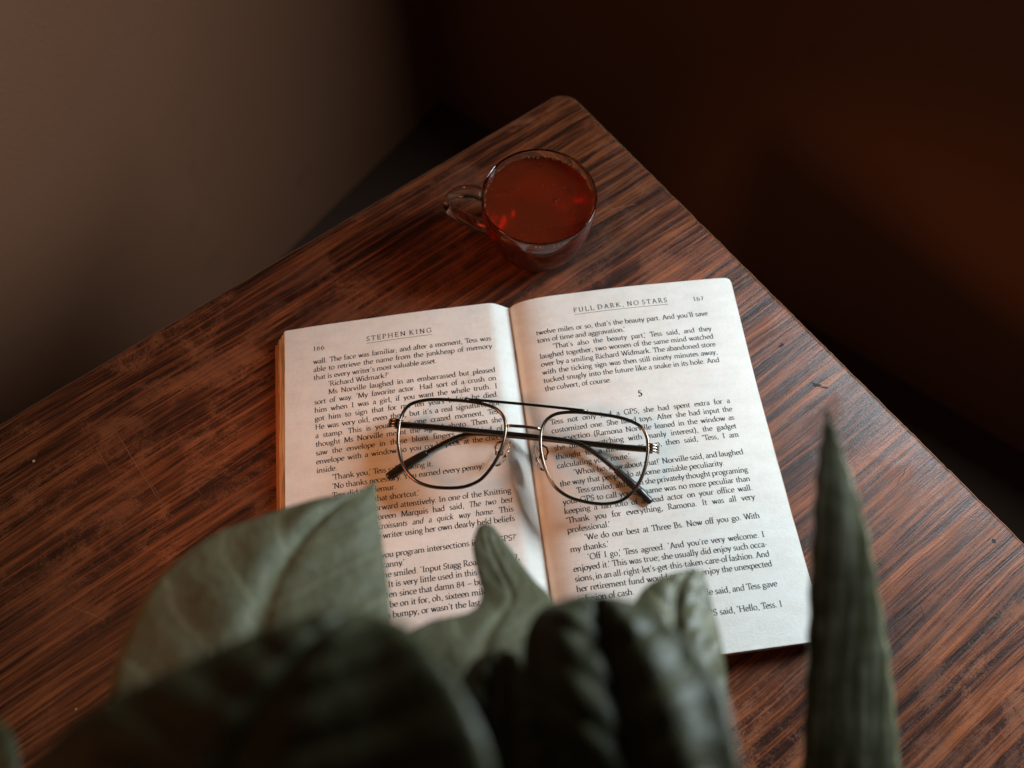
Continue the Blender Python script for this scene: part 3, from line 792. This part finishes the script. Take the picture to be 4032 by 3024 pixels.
# ------------------------------------------------------------------ glass tea cup
CUP = Vector((0.0146, 0.2536, 0.0))
cup = empty('tea_cup', CUP)
tag(cup, 'small clear glass cup with loop handle standing near the table corner', 'cup')
prof = [(0, 0.0002), (13.5, 0.0), (16.8, 0.5), (19.5, 2.0), (23.2, 6.0), (26.6, 12.0), (29.0, 20), (30.5, 29), (31.2, 37), (31.3, 44.6), (31.15, 45.5), (30.9, 46.1), (30.5, 46.2), (30.2, 45.9), (30.05, 45.0),
        (29.95, 37), (29.25, 29), (27.75, 20), (25.3, 12.4), (21.9, 7.2), (17.4, 4.3), (10, 3.0), (0, 2.8)]
sm = []
for i, p in enumerate(prof): sm.append((p[0] / 1000, p[1] / 1000))
body = bm_obj('bowl', lathe_bm(sm, 128), M['glass'], cup)
hb = bmesh.new()
hpts = catmull([(30.4, 41.2), (36, 43.0), (43, 41.6), (49.0, 36.6), (51.2, 30.0), (48.8, 23.6), (42.6, 17.6), (35.2, 13.4), (28.6, 11.6)], 40)
rot = Matrix.Rotation(R(173), 4, 'Z')
tube_bm(hb, [rot @ Vector((r_ / 1000, 0, z / 1000)) for r_, z in hpts], [0.0048 - 0.0008 * (i / 39) for i in range(40)], [0.0018] * 40, 14, up=rot @ Vector((0.0, 0, 1.0)))
bm_obj('handle', hb, M['glass'], cup)
tea_p = [(0, 2.75), (10, 2.95), (17.5, 4.25), (22.0, 7.1), (25.45, 12.3), (27.95, 20), (29.45, 29), (30.1, 37), (30.15, 40.9), (29.5, 40.45), (28.5, 40.2), (0, 40.1)]
tea = bm_obj('tea', lathe_bm([(r_ / 1000, z / 1000) for r_, z in tea_p], 128), M['tea'])
tea.location = CUP
tag(tea, 'reddish-brown milky tea filling the clear glass cup nearly to its rim', 'tea')
# froth round the waterline and a few loose bubbles
bm = bmesh.new()
for i in range(113):
    if i < 104:
        a = random.uniform(0, 2 * math.pi); rad = random.uniform(28.9, 29.7); r_ = random.choice((0.16, 0.2, 0.26, 0.36)); zz = 40.35 + random.random() * 1.6
        if random.random() < 0.3: a = random.gauss(1.2, 0.5)
    else:
        a = random.uniform(-0.7, 1.4); rad = random.uniform(3, 20); r_ = random.uniform(0.12, 0.26); zz = 40.15
    mt = Matrix.Translation((rad * math.cos(a) / 1000, rad * math.sin(a) / 1000, zz / 1000))
    bmesh.ops.create_icosphere(bm, subdivisions=1, radius=r_ / 1000, matrix=mt)
fr = bm_obj('froth', bm, M['bubble'], tea); fr['kind'] = 'stuff'

# ------------------------------------------------------------------ plants in the foreground
LEAVES = {
 'A': [(-.0696,-.0214,.19,-.0477,-.0241,.19),(-.0931,-.0085,.185,-.0373,-.0124,.185),(-.0996,.0037,.18,-.0308,.0005,.18),(-.1011,.0149,.175,-.0314,.0151,.172),(-.0982,.0318,.17,-.0335,.0264,.166),(-.089,.0455,.163,-.0363,.0381,.16),(-.0755,.0534,.158,-.0392,.0492,.155),(-.0608,.06,.153,-.0416,.0587,.151),(-.0489,.0634,.149,-.043,.0637,.148),(-.0445,.0675,.146,-.0436,.0675,.146)],
 'B': [(-0.081,-0.0402,0.215,-0.0092,-0.0313,0.24),(-0.0901,-0.0245,0.222,-0.0032,-0.0197,0.25),(-0.0882,-0.0113,0.228,-0.0025,-0.0106,0.255),(-0.081,-0.0027,0.231,-0.0047,-0.003,0.255),(-0.0702,0.0035,0.233,-0.0093,0.0044,0.253),(-0.0588,0.0087,0.234,-0.014,0.0099,0.25),(-0.0488,0.0131,0.235,-0.0181,0.0136,0.246),(-0.0388,0.0166,0.235,-0.023,0.0157,0.241),(-0.0326,0.0174,0.236,-0.0278,0.0169,0.238)],
 'C': [(-.0399,-.0281,.165,.0108,-.0281,.165),(-.0393,-.0092,.17,.0157,-.0092,.17),(-.0369,.0061,.17,.0168,.0061,.17),(-.0318,.0165,.168,.016,.0154,.168),(-.0226,.0228,.163,.0141,.0237,.162),(-.0122,.0262,.155,.0111,.0311,.154),(-.0091,.0318,.149,.0075,.0356,.148),(-.0108,.0392,.145,.0027,.0422,.144),(-.0125,.0476,.142,-.0021,.0493,.141),(-.0112,.0534,.141,-.0053,.0534,.141),(-.0095,.0551,.141,-.0074,.0551,.141)],
 'D': [(0.0201,-0.0302,0.21,0.043,-0.0271,0.228),(0.0115,-0.0192,0.21,0.0429,-0.0192,0.229),(0.0061,-0.0092,0.21,0.0421,-0.0113,0.228),(0.0033,-0.0005,0.209,0.0418,-0.0036,0.226),(0.0024,0.0078,0.207,0.0414,0.0038,0.222),(0.003,0.0153,0.204,0.0378,0.0119,0.217),(0.0057,0.0205,0.202,0.0332,0.0174,0.213),(0.0101,0.0232,0.201,0.0291,0.0214,0.209),(0.0154,0.0245,0.202,0.0235,0.0237,0.206)],
 'E': [(.0259,-.0249,.175,.0529,-.0173,.172),(.0262,-.0109,.178,.0549,-.006,.17),(.0278,.0016,.176,.0568,.0039,.167),(.0295,.0128,.172,.0576,.0121,.164),(.0317,.0214,.167,.0579,.0195,.161),(.0346,.0281,.162,.0576,.0258,.158),(.0388,.033,.159,.0572,.0315,.156),(.045,.0362,.157,.0569,.0359,.155),(.0524,.0383,.155,.0565,.038,.155)],
 'F': [(-0.0125,-0.0379,0.19,0.0205,-0.035,0.205),(-0.0177,-0.0246,0.193,0.0217,-0.0226,0.208),(-0.0175,-0.0136,0.195,0.0203,-0.0127,0.208),(-0.0163,-0.0043,0.195,0.0171,-0.005,0.206),(-0.0129,0.0044,0.194,0.0131,0.0023,0.203),(-0.0094,0.0105,0.193,0.0088,0.0081,0.2),(-0.005,0.0133,0.194,0.0036,0.0117,0.198)],
 'G': [(-.1349,-.0278,.188,-.0984,-.0359,.21),(-.1306,-.0146,.19,-.0993,-.0203,.212),(-.1265,-.0059,.191,-.100,-.0116,.211),(-.1222,-.0014,.192,-.1041,-.0052,.208),(-.1189,.0004,.195,-.1109,-.0015,.204)],
 'K': [(-.0755,-.0476,.14,.0055,-.0476,.14),(-.0804,-.0195,.145,.0094,-.0252,.145),(-.0725,-.0006,.145,.0058,-.0031,.145),(-.059,.0121,.14,-.0064,.0108,.14),(-.0438,.0197,.135,-.0209,.0191,.135)],
 'S': [(.080,-.140,.075,.113,-.140,.075),(.0766,-.100,.100,.114,-.100,.100),(.0764,-.0681,.12,.1130,-.0681,.12),(.0765,-.0401,.14,.1085,-.0401,.14),(.077,-.014,.158,.1029,-.014,.158),(.0773,.0017,.166,.1007,.0017,.166),(.0776,.015,.173,.0982,.015,.173),(.0775,.0282,.18,.0954,.0282,.18),(.0776,.0412,.187,.092,.0412,.187),(.0782,.0521,.192,.0887,.0521,.192),(.0791,.0608,.196,.0852,.0608,.196),(.08,.0666,.199,.0829,.0666,.199),(.0808,.0706,.201,.0813,.0706,.201)],
}
def leaf(key, mat, parent, bulge, quilt, nv, fold=0.0, nf=3, name='leaf', nr=44, nc=29, wav=0.0):
    rows = catmull(LEAVES[key], nr)
    rnd = random.Random(ord(key)); ph = rnd.uniform(0, 6)
    verts, faces = [], []
    for j, r_ in enumerate(rows):
        s = j / (nr - 1); Lp = Vector(r_[:3]); Rp = Vector(r_[3:]); w = (Rp - Lp).length
        if wav:
            d = (Rp - Lp).normalized(); Lp -= d * wav * math.sin(s * 95 + ph) ; Rp += d * wav * math.sin(s * 105)
        sz = min(1.0, w / 0.03)
        for i in range(nc):
            t = -1 + 2 * i / (nc - 1); p = Lp.lerp(Rp, (t + 1) / 2)
            z = bulge * sz * (1 - t * t)
            cell = abs(math.sin(math.pi * (s * nv - abs(t) * 1.4) + 0.2 * math.sin(3 * t + ph)))
            z += quilt * sz * (cell ** 0.6) * (1 - abs(t) ** 3) * min(1, abs(t) * 5)
            z -= quilt * 1.3 * sz * math.exp(-(t / 0.07) ** 2)                      # sunken midrib
            z += fold * sz * math.sin(math.pi * nf * t + ph + 1.3 * s) * (1 - t ** 4)
            verts.append(p + Vector((0, 0, z)))
    for j in range(nr - 1):
        for i in range(nc - 1):
            a = j * nc + i; faces.append((a, a + 1, a + nc + 1, a + nc))
    o = mesh_obj(name, verts, faces, mat, parent, True)
    uvl = o.data.uv_layers.new(name='UVMap')
    for lp in o.data.loops:
        uvl.data[lp.index].uv = ((lp.vertex_index // nc) / (nr - 1), (lp.vertex_index % nc) / (nc - 1))
    so = o.modifiers.new('thickness', 'SOLIDIFY'); so.thickness = 0.0006 if key != 'S' else 0.0022; so.offset = -1
    return o, rows[0]
def petiole(o, row, root):
    b = (Vector(row[:3]) + Vector(row[3:])) / 2
    r0 = Vector(root); mid = (b + r0) / 2 + Vector((0, -0.012, 0.035))
    bm = bmesh.new(); tube_bm(bm, catmull([tuple(r0), tuple(mid), tuple(b + Vector((0, -0.002, -0.001)))], 14), [0.0026 - 0.0009 * i / 13 for i in range(14)], seg=8)
    bm_obj('petiole', bm, M['stem'], o)
def pot(parent, cx, cy, r_, h):
    o = bm_obj('pot', lathe_bm([(0, 0.0002), (r_ * 0.72, 0), (r_ * 0.76, 0.002), (r_ * 0.95, h * 0.8), (r_ * 1.05, h * 0.8), (r_ * 1.06, h), (r_ * 0.95, h), (r_ * 0.9, h * 0.85), (0, h * 0.85)], 48), M['pot'], parent)
    s_ = bm_obj('soil', lathe_bm([(0, h * 0.9), (r_ * 0.5, h * 0.905), (r_ * 0.915, h * 0.885)], 40), M['soil'], parent)
    return o
PX, PY = -0.03, -0.165
plant = empty('leafy_houseplant', (PX, PY, 0))
tag(plant, 'broad-leaved green houseplant with puckered glossy leaves, blurred in the foreground', 'plant')
pot(plant, PX, PY, 0.055, 0.10)
leafs = empty_children = []
for key, mat, bulge, quilt, nv, fold, nf, lab in (
    ('A', 'leaf_pale', 0.005, 0.0016, 7, 0.0006, 2, 'large pale grey-green leaf at the left'),
    ('B', 'leaf_dark', 0.001, 0.0020, 7, 0.001, 2, 'large very dark leaf at the lower left'),
    ('C', 'leaf_pale', 0.002, 0.0008, 7, 0.0003, 2, 'narrow-tipped leaf pointing up over the left page'),
    ('D', 'leaf_dark', 0.0035, 0.0022, 7, 0.0016, 2.2, 'dark glossy folded leaf in the centre'),
    ('E', 'leaf_mid', 0.003, 0.0014, 7, 0.0006, 2, 'pale shiny curled leaf over the right page'),
    ('F', 'leaf_dark', 0.006, 0.0016, 7, 0.0022, 2, 'dark leaf with a bright sheen at the bottom'),
    ('G', 'leaf_dark', 0.004, 0.0015, 4, 0.0, 2, 'dark leaf at the bottom left corner'),
    ('K', 'leaf_dark', 0.004, 0.0030, 6, 0.0008, 2, 'dark shaded leaf under the others')):
    o, row = leaf(key, M[mat], plant, bulge, quilt, nv, fold, nf)
    o.location = -Vector((PX, PY, 0)); o['label'] = lab
    petiole(o, row, (PX + random.uniform(-.012, .012), PY + random.uniform(-.01, .012), 0.09))
SX, SY = 0.097, -0.150
snake = empty('snake_plant', (SX, SY, 0))
tag(snake, 'single sword-shaped mottled green snake plant blade rising right of the book', 'plant')
pot(snake, SX, SY, 0.040, 0.085)
o, _ = leaf('S', M['snake'], snake, 0.0020, 0.0, 3, 0.0, 2, nr=120, nc=17, wav=0.00025)
o.location = -Vector((SX, SY, 0))
